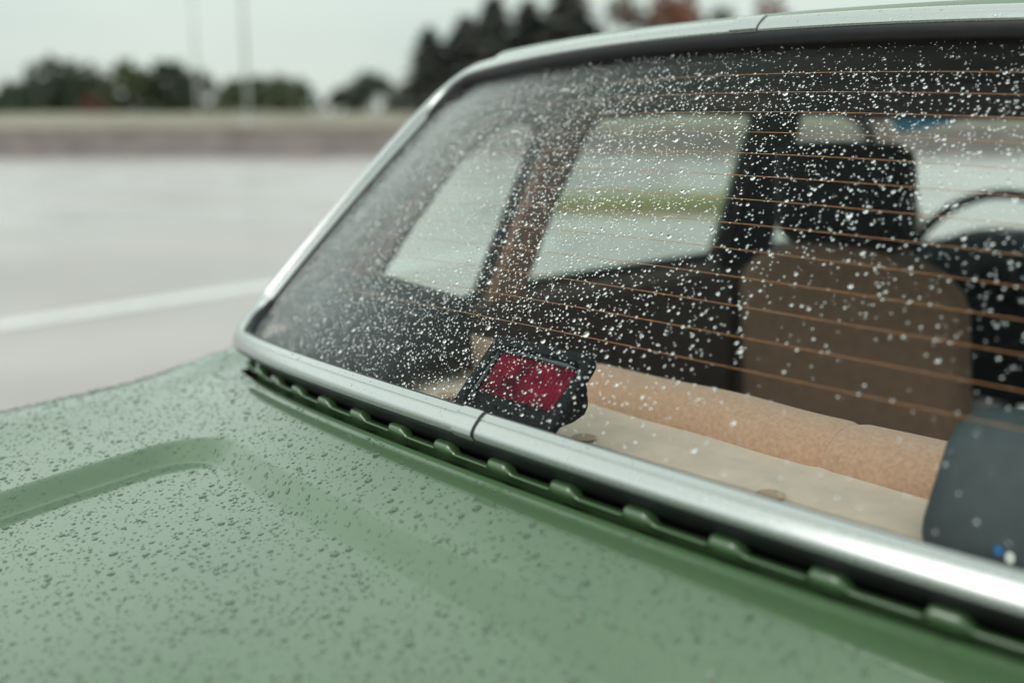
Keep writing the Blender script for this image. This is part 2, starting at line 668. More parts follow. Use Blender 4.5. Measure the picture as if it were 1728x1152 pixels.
fx = np.arange(-0.60, 0.6001, 0.0024)
fp = []
for x in fx:
    k = tab(x)
    yf = y_lip(x) + 0.0145
    zf = ZO + z_lip(min(max(x, -0.60), 0.60)) + 0.0062
    h = 0.0090 * k
    c_ = 1 - 0.75 * k                    # the plain run is undercut, the pressed tabs stand upright
    fp.append([(x, yf + 0.018, zf - 0.019), (x, yf + 0.015 * c_, zf - 0.010), (x, yf + 0.007 * c_ - 0.0030 * k, zf - 0.0048 + 0.001 * k), (x, yf - 0.0012 - 0.0040 * k, zf - 0.0024 + h * 0.55), (x, yf - 0.0008 - 0.0025 * k, zf - 0.0004 + h * 0.93),
               (x, yf + 0.0012 - 0.001 * k, zf + h), (x, yf + 0.0068, zf + 0.0002 + h), (x, yf + 0.0080 + 0.001 * k, zf - 0.001 + h * 0.9), (x, yf + 0.0155, zf - 0.016)])
MB().grid(np.array(fp)).build('window_flange', 'paint', car)

# rear glass: a curved sheet 4 mm thick
cx_, ct_ = 0.0, (T0 + T1) / 2
rings = [0.0] + list(np.linspace(0.06, 1.012, 26))
m_ = len(OUT)


def pane_grid(off):
    vs, fs = [], []
    vs.append(tuple(Gnp(cx_, ct_, off)[0]))
    for r in rings[1:]:
        xs = np.array([cx_ + (x - cx_) * r for x, t in OUT])
        ts = np.array([ct_ + (t - ct_) * r for x, t in OUT])
        vs += [tuple(p) for p in Gnp(xs, ts, off)[0]]
    for k in range(m_):
        fs.append((0, 1 + k, 1 + (k + 1) % m_))
    for r in range(len(rings) - 2):
        for k in range(m_):
            a = 1 + r * m_
            b = a + m_
            fs.append((a + k, b + k, b + (k + 1) % m_, a + (k + 1) % m_))
    return vs, fs


v1, f1 = pane_grid(0.0)
v2, f2 = pane_grid(-0.004)
mb = MB().add(v1, f1).add(v2, [tuple(reversed(f)) for f in f2])
nv = len(v1)
last0 = nv - m_
mb.f += [(last0 + k, nv + last0 + k, nv + last0 + (k + 1) % m_, last0 + (k + 1) % m_) for k in range(m_)]
rear_glass = mb.build('rear_window', 'rear_glass', car)

# heater wires on the inside of the glass
T13, SP = 0.1183, 0.02939
for i in range(13):
    t = T13 + i * SP
    xe = 0.575 - 0.02 * (i / 12)
    xs = np.linspace(-xe, xe, 90)
    pts = Gnp(xs, np.full_like(xs, t), -0.0046)[0]
    MB().tube([tuple(p) for p in pts], 0.00031, 5).build('heater_wire', 'wire', rear_glass)

# rubber seal and chrome insert
seal = [(-0.004, 0.0004), (-0.0035, 0.006), (-0.001, 0.0105), (0.002, 0.0125), (0.022, 0.0125), (0.0255, 0.010), (0.027, 0.004), (0.025, -0.004), (0.024, -0.060), (0.005, -0.060), (0.005, -0.007), (-0.004, -0.006)]
MB().sweep(FR, seal).build('window_seal', 'rubber', car)
trim_sec = [(0.0008, 0.0125), (0.0014, 0.0148), (0.004, 0.0160), (0.009, 0.0168), (0.0095, 0.0163), (0.0105, 0.0163), (0.011, 0.0168), (0.018, 0.0165), (0.0218, 0.0153), (0.0245, 0.0132), (0.0255, 0.0100), (0.0245, 0.0100), (0.022, 0.0125)]


def trim_at(i):
    x, t = OUT[i]
    k = min(1, max(0, (abs(x) - 0.54) / 0.06)) * min(1, max(0, (t - 0.02) / 0.05)) * min(1, max(0, (0.50 - t) / 0.06))
    return [(-0.0042 * k + 0.0008 * (1 - k), 0.0125 - 0.0095 * k), (-0.0036 * k + 0.0014 * (1 - k), 0.0148 - 0.0080 * k)] + trim_sec[2:]


trim = sharp(MB().sweep(FR, trim_at).build('window_trim', 'chrome', car), 40)
# joint sleeves where the two trim halves meet
sleeve = [(a * 1.07 - 0.0008, 0.0126 + (b - 0.0125) * 1.02 + (0.0018 if b > 0.0126 else -0.002 if b < 0.012 else 0.0)) for a, b in trim_sec]


def joint(xs, t):
    fr = []
    for x in xs:
        p, n = G(x, t), Gn(x, t)
        o = Gt(x, t) * (-1 if t < 0.2 else 1)
        fr.append((p, o, n))
    return fr


j = sharp(MB().sweep(joint(np.linspace(-0.027, -0.001, 6), T0), sleeve, closed_path=False).build('trim_joint', 'chrome', trim), 40)
gap_sec = [(a * 1.01, b + (0.0003 if b > 0.0126 else 0)) for a, b in trim_sec]
MB().sweep(joint(np.linspace(-0.0011, 0.0012, 3), T0), gap_sec, closed_path=False).build('joint_gap', 'rubber', trim)
sharp(MB().sweep(joint(np.linspace(-0.034, 0.0, 6), T1), sleeve, closed_path=False).build('trim_joint', 'chrome', trim), 40)
MB().sweep(joint(np.linspace(-0.0001, 0.0007, 3), T1), gap_sec, closed_path=False).build('joint_gap', 'rubber', trim)

# roof
def roof_z(x, y):
    return 0.378 + MZ * x * x / 2 + 0.034 * (1 - ((y - 1.05) / 0.62) ** 2) - 0.055 * np.clip((abs(x) - 0.50) / 0.11, 0, 1) ** 2


rx = np.concatenate([np.linspace(-0.61, 0.61, 61)])
rows = []
for k in range(30):
    u = k / 29
    row = []
    for x in rx:
        y0 = 0.417 + K2 * x * x / 2 + K4 * x ** 4
        y = y0 + (1.62 - 0.25 * x * x - y0) * u
        z = roof_z(x, y) - (0.010 if k == 0 else 0.002 if k == 1 else 0)
        row.append((x, y - (0.002 if k == 0 else 0) + (0 if k != 1 else -0.03), ZO + z))
    rows.append(row)
rows = np.array(rows)
MB().grid(rows).build('roof', 'paint', car)
hl = rows.copy()
hl[:, :, 2] -= 0.040
hl[:, :, 0] *= 0.97
hl[0, :, 2] += 0.012
MB().grid(hl).build('headliner', 'headliner', car)

# sides of the greenhouse: a slanted frame with three window openings


def side_pt(y, z, sgn, d=0.0):
    return (sgn * (0.692 + d - 0.4 * z), y, ZO + z)


REAR = [(0.285, -0.10), (0.305, -0.03), (0.345, 0.05), (0.395, 0.13), (0.455, 0.215), (0.50, 0.262), (0.565, 0.322)]
OUTER = REAR + [(0.62, 0.330), (1.0, 0.345), (1.5, 0.335), (1.72, 0.312), (2.02, 0.12), (2.30, -0.03), (2.34, -0.10)]
HQ = [(0.368, 0.018), (0.42, 0.115), (0.480, 0.207), (0.53, 0.250), (0.585, 0.272), (0.638, 0.268), (0.648, 0.240), (0.643, 0.186), (0.626, 0.08), (0.609, -0.030), (0.593, -0.046), (0.521, -0.044), (0.40, -0.022)]
HD = [(0.712, -0.030), (0.727, 0.118), (0.758, 0.250), (0.784, 0.277), (1.0, 0.285), (1.245, 0.281), (1.262, 0.26), (1.301, -0.012), (1.285, -0.030)]
HF = [(1.500, -0.030), (1.392, 0.262), (1.408, 0.282), (1.60, 0.280), (1.72, 0.255), (1.86, 0.165), (2.08, -0.010), (2.06, -0.030)]


def plate(name, mat, sgn, d0, d1, parent, outer=OUTER, holes=(HQ, HD, HF)):
    loops = [outer] + list(holes)
    pts2 = [q for l in loops for q in l]
    tris = tessellate_polygon([[Vector((y, z, 0)) for y, z in l] for l in loops])
    n = len(pts2)
    vs = [side_pt(y, z, sgn, d0) for y, z in pts2] + [side_pt(y, z, sgn, d1) for y, z in pts2]
    fs = [tuple(t) for t in tris] + [tuple(i + n for i in reversed(t)) for t in tris]
    o = 0
    for l in loops:
        m = len(l)
        for k in range(m):
            a, b = o + k, o + (k + 1) % m
            fs.append((a, b, b + n, a + n))
        o += m
    return sharp(mesh(name, vs, fs, mat, parent), 30)


def ring(l, sgn, d, r, n=8):
    cyc = sum(q[0] for q in l) / len(l)
    czc = sum(q[1] for q in l) / len(l)
    pts = []
    m = len(l)
    for k in range(m):
        a, b = l[k], l[(k + 1) % m]
        for q in range(3):
            f = q / 3
            y, z = a[0] + (b[0] - a[0]) * f, a[1] + (b[1] - a[1]) * f
            pts.append(Vector(side_pt(y, z, sgn, d)))
    return MB().tube(pts, r, n, closed=True)


for sgn, sn in ((-1, 'left'), (1, 'right')):
    big = []
    for l in (HQ, HD, HF):
        c0, c1 = sum(q[0] for q in l) / len(l), sum(q[1] for q in l) / len(l)
        big.append([(c0 + (y - c0) * (1 + 0.030 / max(0.05, abs(y - c0))) if abs(y - c0) > 0.05 else y, min(0.305, c1 + (z - c1) * (1 + 0.018 / max(0.05, abs(z - c1))))) for y, z in l])
    plate('side_frame', 'paint', sgn, 0.034, 0.050, car, OUTER, big)
    tr = plate('pillar_trim', 'pillar_vinyl', sgn, 0.0, 0.018, car)
    for l, nm in ((HQ, 'quarter_window'), (HD, 'rear_door_window'), (HF, 'front_door_window')):
        pane = plate(nm, 'side_glass', sgn, 0.026, 0.030, car, l, ())
        ring(l, sgn, 0.008, 0.0115).build('window_gasket', 'rubber', pane)
    # rear pillar wrapping from the glass edge round to the side, inside lining and outside skin
    edge = [i for i in range(m_) if OUT[i][0] * sgn > 0.55 and abs(OUT[i][0]) > 0.5 and T0 + 0.002 < OUT[i][1] < T1 - 0.002]
    edge.sort(key=lambda i: OUT[i][1])
    ry = [q[0] for q in REAR]
    rz = [q[1] for q in REAR]
    for nm, mt, o_, n_, d_ in (('pillar_lining', 'pillar_vinyl', 0.006, -0.012, 0.002), ('rear_pillar', 'paint', 0.0245, -0.004, 0.0495)):
        rws = []
        for q, i in enumerate(edge):
            u = q / (len(edge) - 1)
            p0 = FR[i][0] + FR[i][1] * o_ + FR[i][2] * n_
            zz = -0.10 + (0.322 + 0.10) * u
            p1 = Vector(side_pt(float(np.interp(zz, rz, ry)), zz, sgn, d_))
            dirn = Vector((-sgn * 0.0, 1, 0.35)).normalized()
            c = p0 + dirn * 0.5 * (p1 - p0).length + Vector((sgn * 0.012, 0, 0))
            rws.append([(1 - v) ** 2 * p0 + 2 * v * (1 - v) * c + v * v * p1 for v in np.linspace(0, 1, 9)])
        MB().grid(np.array([[tuple(p) for p in r_] for r_ in rws])).build(nm, mt, car)
    # covered pillar between quarter window and rear door, and the door pillar
    pc = [(0.622, -0.05), (0.638, 0.10), (0.660, 0.262), (0.735, 0.262), (0.708, 0.11), (0.694, -0.05)]
    plate('pillar_cover', 'trim_vinyl', sgn, -0.018, -0.002, car, pc, ())
    pb = [(1.318, -0.06), (1.305, 0.10), (1.275, 0.285), (1.384, 0.285), (1.445, 0.10), (1.492, -0.06)]
    plate('door_pillar_cover', 'dash', sgn, -0.020, -0.002, car, pb, ())
    # door card below the windows
    mb = MB()
    mb.box((min(sgn * 0.66, sgn * 0.70), 0.30, 0.25), (max(sgn * 0.66, sgn * 0.70), 1.31, ZO - 0.055), 0.012)
    mb.build('door_card', 'door_card', car)
    mb = MB()
    mb.box((min(sgn * 0.66, sgn * 0.70), 1.34, 0.25), (max(sgn * 0.66, sgn * 0.70), 2.2, ZO - 0.055), 0.012)
    mb.build('door_card', 'door_card', car)

# windscreen with a blue tinted top band
ws = []
for k in range(14):
    u = k / 13
    row = []
    for x in np.linspace(-0.60, 0.60, 31):
        xx = x * (1 - 0.07 * u) * 1.03
        row.append((xx, 2.24 - 0.58 * u - 0.20 * xx * xx, ZO - 0.06 + 0.395 * u))
    ws.append(row)
ws = np.array(ws)
wscr = MB().grid(ws).build('windscreen', 'side_glass', car)
def wspt(x, z):
    u = (z + 0.06) / 0.395
    return (x, 2.24 - 0.58 * u - 0.20 * x * x - 0.004, ZO + z - 0.002)


st = np.array([[wspt(x, 0.275), wspt(x, 0.275 - 0.042 * (1 - 0.8 * q))] for q, x in zip(np.linspace(0, 1, 8), np.linspace(-0.53, -0.36, 8))])
MB().grid(st).build('sun_band', 'blue_band', wscr)

for sx in (-1, 1):
    vz = np.array([[(sx * 0.30 + xx, yy, ZO + zz) for yy, zz in ((1.575, 0.352), (1.555, 0.33), (1.565, 0.275), (1.575, 0.262), (1.59, 0.275), (1.60, 0.345))] for xx in np.linspace(-0.27, 0.27, 8)])
    MB().grid(vz).build('sun_visor', 'headliner', car)

# parcel shelf
shelf_z = ZO - 0.048
xs = np.linspace(-0.64, 0.64, 60)
rows = []
for u in np.linspace(0, 1, 14):
    rows.append([(x, (0.034 + K2 * x * x / 2 + K4 * x ** 4) * (1 - u) + 0.30 * u, shelf_z + MZ * x * x / 2 * (1 - u) ** 2 + 0.003 * math.sin(9 * x + 3 * u) * 0.5 + 0.002 * math.sin(14 * u)) for x in xs])
shelf = MB().grid(np.array(rows)).build('parcel_shelf', 'shelf_felt', car)
for bx, by in ((0.189, 0.154), (-0.030, 0.156), (-0.25, 0.16)):
    vs = [(bx, by, shelf_z + 0.0058)] + [(bx + 0.0125 * math.cos(a), by + 0.0125 * math.sin(a), shelf_z + 0.0048) for a in np.linspace(0, 2 * PI, 20, endpoint=False)]
    MB().add(vs, [(0, 1 + k, 1 + (k + 1) % 20) for k in range(20)]).build('shelf_button', 'felt_stain', shelf)

# rear seat: a rounded top roll in three sections over the backrest
seat = MB()
bk = np.array([[(x, y, ZO + z) for y, z in ((0.345, -0.03), (0.385, -0.06), (0.42, -0.16), (0.50, -0.42), (0.95, -0.44), (1.0, -0.50), (1.0, -0.62))] for x in np.linspace(-0.655, 0.655, 24)])
rear_seat = seat.grid(bk).build('rear_seat', 'tan_seat', car)


def roll(x0, x1, n):
    rws = []
    for x in np.linspace(x0, x1, n):
        e = min(1.0, min(x - x0, x1 - x) / 0.010)
        s = 0.93 + 0.07 * math.sqrt(max(0, 1 - (1 - e) ** 2))
        cyl = []
        for a in np.linspace(-60, 235, 26):
            an = math.radians(a)
            cyl.append((x, 0.310 + 0.050 * s * math.cos(an) + 0.0012 * math.sin(40 * x), ZO - 0.052 + 0.036 * s * math.sin(an) + 0.0012 * math.sin(23 * x + 1)))
        rws.append(cyl)
    return np.array(rws)


for x0, x1 in ((-0.655, -0.1711), (-0.1709, 0.1709), (0.1711, 0.655)):
    MB().grid(roll(x0, x1, 40)).build('top_roll', 'tan_fabric', rear_seat)

# front seats
for sx in (-1, 1):
    cxs = sx * 0.285
    rws = []
    for u in np.linspace(0, 1, 22):
        z = -0.62 + 0.665 * u
        hw = 0.235 - 0.02 * u
        if u > 0.86:
            q = (u - 0.86) / 0.14
            hw -= 0.10 * q ** 2.2
        yc = 1.22 - 0.02 * u - 0.10 * u
        row = []
        th = 0.065 - 0.02 * u
        for a in np.linspace(0, 2 * PI, 36):
            c, s = math.cos(a), math.sin(a)
            row.append((cxs + hw * math.copysign(abs(c) ** 0.45, c), yc + th * math.copysign(abs(s) ** 0.7, s), ZO + z - (0.0 if u < 1 else 0.01 * abs(c) ** 3)))
        rws.append(row)
    top = [[(cxs + (p[0] - cxs) * f, 1.10 + (p[1] - 1.10) * f, p[2] + d) for p in rws[-1]] for f, d in ((0.7, 0.006), (0.02, 0.008))]
    fs_ = MB().grid(np.array(rws + top)).build('front_seat', 'tan_seat', car)
    mb = MB()
    hr = []
    for u in np.linspace(0, 1, 14):
        z = 0.045 + 0.18 * u
        hw = 0.125 * (1 - 0.2 * (2 * u - 1) ** 8)
        th = 0.05 * (1 - 0.4 * (2 * u - 1) ** 4)
        hr.append([(cxs - 0.0 + hw * math.copysign(abs(math.cos(a)) ** 0.4, math.cos(a)), 1.10 - 0.03 * u + th * math.copysign(abs(math.sin(a)) ** 0.7, math.sin(a)), ZO + z) for a in np.linspace(0, 2 * PI, 32)])
    cap0 = [[(cxs - 0.0, 1.10, ZO + 0.043)] * 32]
    cap1 = [[(cxs - 0.0, 1.07, ZO + 0.228)] * 32]
    mb.grid(np.array(cap0 + hr + cap1)).build('headrest', 'black_vinyl', fs_)
    for dx in (-0.05, 0.05):
        MB().tube([(cxs - 0.0 + dx, 1.10, ZO - 0.02), (cxs - 0.0 + dx, 1.10, ZO + 0.06)], 0.006, 8).build('headrest_post', 'chrome', fs_)
    MB().box((cxs - 0.24, 1.20, 0.25), (cxs + 0.24, 1.66, 0.46), 0.04).build('seat_cushion', 'tan_seat', fs_)

# dashboard and steering wheel
rws = []
for x in np.linspace(-0.66, 0.66, 30):
    hump = 0.05 * math.exp(-((x + 0.32) / 0.19) ** 4)
    rws.append([(x, y, ZO + z + hh * hump) for y, z, hh in ((1.98, -0.42, 0), (1.90, -0.24, 0), (1.90, -0.10, 0.6), (1.93, -0.055, 1), (2.02, -0.045, 1), (2.24, -0.075, 0))])
MB().grid(np.array(rws)).build('dashboard', 'dash', car)
sw_c = Vector((-0.305, 1.76, ZO - 0.075))
tilt = math.radians(24)
e1 = Vector((1, 0, 0))
e2 = Vector((0, math.sin(tilt), math.cos(tilt)))
rim = MB().tube([sw_c + e1 * 0.19 * math.cos(a) + e2 * 0.19 * math.sin(a) for a in np.linspace(0, 2 * PI, 48, endpoint=False)], 0.0125, 8, closed=True)
swh = rim.build('steering_wheel', 'black_plastic', car)
for a in (200, 340, 270):
    an = math.radians(a)
    MB().tube([sw_c + e2 * -0.0, sw_c + (e1 * math.cos(an) + e2 * math.sin(an)) * 0.19], 0.012, 6).build('wheel_spoke', 'black_plastic', swh)
nrm = e1.cross(e2)
MB().tube([sw_c - nrm * 0.03, sw_c + nrm * 0.03], 0.055, 20).build('wheel_hub', 'black_plastic', swh)
MB().tube([sw_c + Vector((0, 0.03, -0.02)), sw_c + Vector((0, 0.30, -0.13))], 0.03, 10).build('steering_column', 'black_plastic', swh)

# cabin floor, bonnet, nose, bumper, wheels: the rest of the car
MB().box((-0.70, 0.30, 0.20), (0.70, 2.4, 0.25)).build('cabin_floor', 'carpet', car)
rws = []
for u in np.linspace(0, 1, 20):
    y = 2.20 + 1.05 * u
    rws.append([(x * (1 - 0.05 * u * u), y - 0.10 * (x / 0.75) ** 2, ZO - 0.075 + MZ * x * x / 2 - 0.05 * u * u - 0.10 * max(0, (abs(x) - 0.6) / 0.18) ** 2) for x in np.linspace(-0.775, 0.775, 40)])
rws.append([(p[0], p[1] + 0.01, 0.35) for p in rws[-1]])
hood = MB().grid(np.array(rws)).build('bonnet', 'paint', car)
for sx in (-1, 1):
    q = []
    for y in np.linspace(2.1, 3.1, 16):
        q.append([(sx * xx, y, ZO + zz) for xx, zz in ((0.772, -0.19), (0.783, -0.34), (0.778, -0.44), (0.745, -0.68))])
    MB().grid(np.array(q)).build('front_wing', 'paint', car)
    MB().tube([(sx * 0.55, -0.98, 0.66), (sx * 0.55, -1.03, 0.66)], 0.09, 16).build('tail_light', 'tail_red', car)
bp_pts = [(-0.80, -0.60, 0.47), (-0.79, -0.95, 0.47), (-0.70, -1.08, 0.47), (0, -1.12, 0.47), (0.70, -1.08, 0.47), (0.79, -0.95, 0.47), (0.80, -0.60, 0.47)]
MB().tube(bp_pts, 0.05, 10).build('rear_bumper', 'chrome', car)
for sx in (-1, 1):
    for wy in (-0.02, 2.58):
        c0, c1 = Vector((sx * 0.60, wy, 0.31)), Vector((sx * 0.775, wy, 0.31))
        mb = MB()
        sec = [(0.20, 0.0), (0.27, -0.0), (0.30, 0.02), (0.31, 0.05), (0.31, 0.13), (0.30, 0.16), (0.27, 0.175), (0.20, 0.17)]
        vs, fs = [], []
        for k in range(32):
            a = 2 * PI * k / 32
            vs += [(sx * (0.60 + h), wy + r * math.cos(a), 0.31 + r * math.sin(a)) for r, h in sec]
        for k in range(32):
            for q in range(7):
                a, b = k * 8 + q, ((k + 1) % 32) * 8 + q
                fs.append((a, b, b + 1, a + 1))
        wh = mb.add(vs, fs).build('wheel', 'tyre', car)
        MB().tube([(sx * 0.62, wy, 0.31), (sx * 0.755, wy, 0.31)], 0.205, 28).build('wheel_rim', 'galvanised', wh)

# ------------------------------------------------------------------ third brake light on the shelf, close behind the glass
bx0, bt0 = -0.031, 0.069
O = G(bx0, bt0)
E1, E2, EN = Gx(bx0, bt0), Gt(bx0, bt0), Gn(bx0, bt0)


def BL(a, b, n):
    return O + E1 * a + E2 * b + EN * n


def rrect(hw, hh, r, n=6):
    pts = []
    for cx, cy, a0 in ((hw - r, hh - r, 0), (-hw + r, hh - r, 90), (-hw + r, -hh + r, 180), (hw - r, -hh + r, 270)):
        for k in range(n + 1):
            a = math.radians(a0 + 90 * k / n)
            pts.append((cx + r * math.cos(a), cy + r * math.sin(a)))
    return pts


brake = empty('brake_light', (bx0, 0.12, shelf_z), label='black add-on brake light with ribbed red lens standing behind the wet glass', category='brake light')
HW, HH = 0.0685, 0.0455
levels = [(HW - 0.003, HH - 0.003, 0.011, -0.0375), (HW, HH, 0.014, -0.0350), (HW, HH, 0.014, -0.0290), (HW - 0.002, HH - 0.002, 0.012, -0.0268), (HW - 0.011, HH - 0.011, 0.006, -0.026),
          (HW - 0.0125, HH - 0.0125, 0.005, -0.0275), (HW - 0.0135, HH - 0.0135, 0.004, -0.0360)]
vs, fs = [], []
for hw, hh, r, n in levels:
    vs += [BL(a, b, n) for a, b in rrect(hw, hh, r)]
nn = len(rrect(1, 1, .1))
for i in range(len(levels) - 1):
    for k in range(nn):
        fs.append((i * nn + k, i * nn + (k + 1) % nn, (i + 1) * nn + (k + 1) % nn, (i + 1) * nn + k))
fs.append(tuple(range(nn)))
frame = sharp(mesh('hood_frame', vs, fs, 'black_plastic', brake), 40)
# back panel and ribbed red lens recessed in the hood
mb = MB()
mb.add([BL(a, b, -0.0355) for a, b in ((-HW + .012, -HH + .012), (HW - .012, -HH + .012), (HW - .012, HH - .012), (-HW + .012, HH - .012))], [(0, 1, 2, 3)])
mb.build('reflector_panel', 'dash', brake)
nr = 20
lx0, lx1, lb0, lb1 = -HW + 0.0175, HW - 0.0140, -HH + 0.044, HH - 0.0165
# lens raked like the hood: lower edge shows the dark inner wall below it
vs, fs = [], []
for k in range(nr):
    a0 = lx0 + (lx1 - lx0) * k / nr
    a1 = lx0 + (lx1 - lx0) * (k + 1) / nr
    am = (a0 + a1) / 2
    q = len(vs)
    for b in (lb0 - 0.016, lb1):
        vs += [BL(a0, b, -0.0350), BL(am, b, -0.0312), BL(a1 - 0.0018, b, -0.0350)]
    fs += [(q, q + 1, q + 4, q + 3), (q + 1, q + 2, q + 5, q + 4)]
mesh('ribbed_lens', vs, fs, 'red_lens', brake, smooth=False)
MB().add([BL(a, b, n) for b in (-HH + 0.015, -HH + 0.030) for a, n in ((lx0, -0.0342), (lx1, -0.0342))], [(0, 1, 3, 2)]).build('lens_base', 'black_plastic', brake)
mb = MB()
mb.tube([BL(-HW + 0.0155, -HH + 0.018, -0.030), BL(-HW + 0.0155, HH - 0.018, -0.030)], 0.0018, 6)
mb.tube([BL(-HW + 0.0175, HH - 0.0155, -0.030), BL(0, HH - 0.0150, -0.0295), BL(HW - 0.030, HH - 0.0158, -0.030), BL(HW - 0.018, HH - 0.0165, -0.031)], [0.0014, 0.0018, 0.0026, 0.0014], 6)
mb.build('sealing_strip', 'grey_strip', brake)
# wedge-shaped housing behind the frame, curved underside resting on the shelf
prof = [(0.030, -0.0370), (0.022, -0.052), (0.012, -0.064), (0.004, -0.066), (-0.010, -0.059), (-0.026, -0.046), (-0.034, -0.0370)]
vs = [BL(s * (HW - 0.013), b, n) for s in (-1, 1) for b, n in prof]
m = len(prof)
fs = [tuple(range(m)), tuple(range(2 * m - 1, m - 1, -1))] + [(k, m + k, m + (k + 1) % m, (k + 1) % m) for k in range(m)]
sharp(mesh('housing', vs, fs, 'black_plastic', brake, smooth=True), 30)
f0 = BL(-0.035, -0.030, -0.036)
MB().box((f0.x - 0.02, f0.y - 0.006, shelf_z), (f0.x + 0.02, f0.y + 0.012, f0.z + 0.004), 0.003).build('mounting_foot', 'black_plastic', brake)

# ------------------------------------------------------------------ loudspeakers on the shelf


def speaker(sgn, label, badge):
    xi = 0.322 if sgn > 0 else 0.304
    x0, x1 = sorted((sgn * xi, sgn * 0.585))
    e = empty('shelf_speaker', ((x0 + x1) / 2, 0.17, shelf_z), label=label, category='speaker', group='speakers on the parcel shelf')
    # cabinet leaning with the glass: section in y,z swept over x with rounded ends
    sec = [(0.118, -0.044), (0.119, -0.03), (0.152, 0.030), (0.160, 0.043), (0.176, 0.051), (0.200, 0.053), (0.222, 0.048), (0.232, 0.030), (0.236, -0.044)]
    if sgn < 0:                     # this one stands closer to the glass and a little taller
        sec = [(y - (0.040 if k < 3 else 0.030 if k < 6 else 0.0), z * 1.12 if z > 0 else z) for k, (y, z) in enumerate(sec)]
    rws = []
    for u, sc_ in ((0, 0.05), (0, 0.78), (0.005, 0.90), (0.016, 0.97), (0.034, 1.0)):
        rws.append([(x0 + u, 0.18 + (y - 0.18) * sc_ + 0.5 * K2 * 0.19, ZO + max(-0.0465, -0.01 + (z + 0.01) * sc_)) for y, z in sec])
    for u in (0.034, 0.016, 0.005, 0, 0):
        sc_ = {0.034: 1.0, 0.016: 0.97, 0.005: 0.90, 0: 0.78}[u]
        if len(rws) == 9:
            sc_ = 0.05
        rws.append([(x1 - u, 0.18 + (y - 0.18) * sc_ + 0.5 * K2 * 0.19, ZO + max(-0.0465, -0.01 + (z + 0.01) * sc_)) for y, z in sec])
    a = np.array(rws)
    # curved shelf: push towards the bay of the glass
    a[:, :, 1] += K2 * a[:, :, 0] ** 2 / 2 - 0.5 * K2 * 0.19 - 0.0
    sharp(MB().grid(a).build('cabinet', 'hazed_vinyl' if badge else 'black_vinyl', e), 45)
    q = []
    for x in np.linspace(x0 + 0.03, x1 - 0.03, 12):
        q.append([(x, 0.2375 + K2 * x * x / 2, ZO + z) for z in (-0.035, 0.025)])
    MB().grid(np.array(q)).build('grille', 'carpet', e)
    if badge:
        for (bx, bz, r, mt) in ((0.381, -0.031, 0.0035, 'blue_badge'), (0.3885, -0.0345, 0.0035, 'white_badge')):
            yb = 0.119 - 0.0016 + K2 * bx * bx / 2 + (bz + 0.03) * -0.1
            vs = [(bx, yb - 0.0006, ZO + bz)] + [(bx + r * math.cos(k * PI / 6), yb, ZO + bz + r * 1.3 * math.sin(k * PI / 6)) for k in range(12)]
            MB().add(vs, [(0, 1 + k, 1 + (k + 1) % 12) for k in range(12)]).build('badge_dot', mt, e)
    return e


speaker(-1, 'black shelf speaker beside the brake light, behind densely beaded glass', False)
speaker(1, 'shelf speaker greyed by painted glass haze covering the end of the tan seat roll, small blue badge', True)

# ------------------------------------------------------------------ rain drops (real little domes of water)


def scatter(n, sample, radii, gap):
    """dart throwing, big drops first; sample() gives a 2-D position in metres"""
    radii = np.sort(radii)[::-1]
    cell = radii[0] * 2.4
    hashd = {}
    res = []
    for r in radii:
        for _ in range(6):
            p = sample(r)
            if p is None:
                continue
            ci, cj = int(p[0] // cell), int(p[1] // cell)
            ok = True
            for i in (ci - 1, ci, ci + 1):
                for jx in (cj - 1, cj, cj + 1):
                    for (a, b, rr) in hashd.get((i, jx), ()):
                        if (a - p[0]) ** 2 + (b - p[1]) ** 2 < (rr + r) ** 2 * gap:
                            ok = False
                            break
                    if not ok:
                        break
                if not ok:
                    break
            if ok:
                hashd.setdefault((ci, cj), []).append((p[0], p[1], r))
                res.append((p[0], p[1], r))
                break
    return np.array(res)


def domes(base, gu, gv, nn, r, el_v, height, seg, rings_, closed, lift):
    """base (N,3), tangents gu, gv and normal nn (N,3), radius r (N,), elongation along gv, height factor"""
    Nn = len(r)
    phi = np.linspace(0, 2 * PI, seg, endpoint=False)
    # irregular outline per drop
    a1 = rng.uniform(0, 2 * PI, (Nn, 1))
    a2 = rng.uniform(0, 2 * PI, (Nn, 1))
    wob = 1 + rng.uniform(0, 0.08, (Nn, 1)) * np.cos(phi[None] * 2 + a1) + rng.uniform(0, 0.05, (Nn, 1)) * np.cos(phi[None] * 3 + a2)
    V = []
    for k in range(rings_):
        th = (k / rings_) * PI / 2
        rad = math.cos(th) ** 0.9
        hz = math.sin(th)
        d = (gu[:, None, :] * (np.cos(phi)[None, :, None]) + gv[:, None, :] * (np.sin(phi)[None, :, None] * el_v[:, None, None])) * (r[:, None] * wob * rad)[:, :, None]
        V.append(base[:, None, :] + d + nn[:, None, :] * (lift + hz * height * r)[:, None, None])
    V.append((base + nn * (lift + height * r)[:, None])[:, None, :])
    V = np.concatenate(V, 1)                       # (N, seg*rings+1, 3)
    nv = V.shape[1]
    F = []
    for k in range(rings_ - 1):
        for q in range(seg):
            F.append((k * seg + q, k * seg + (q + 1) % seg, (k + 1) * seg + (q + 1) % seg, (k + 1) * seg + q))
    quads = np.array(F, int)
    apex = rings_ * seg
    tris = [((rings_ - 1) * seg + q, (rings_ - 1) * seg + (q + 1) % seg, apex) for q in range(seg)]
    if closed:
        for q in range(1, seg - 1):
            tris.append((0, q + 1, q))
    tris = np.array(tris, int)
    off = (np.arange(Nn) * nv)[:, None, None]
    Q = (quads[None] + off).reshape(-1, 4)
    T = (tris[None] + off).reshape(-1, 3)
    return V.reshape(-1, 3), Q, T


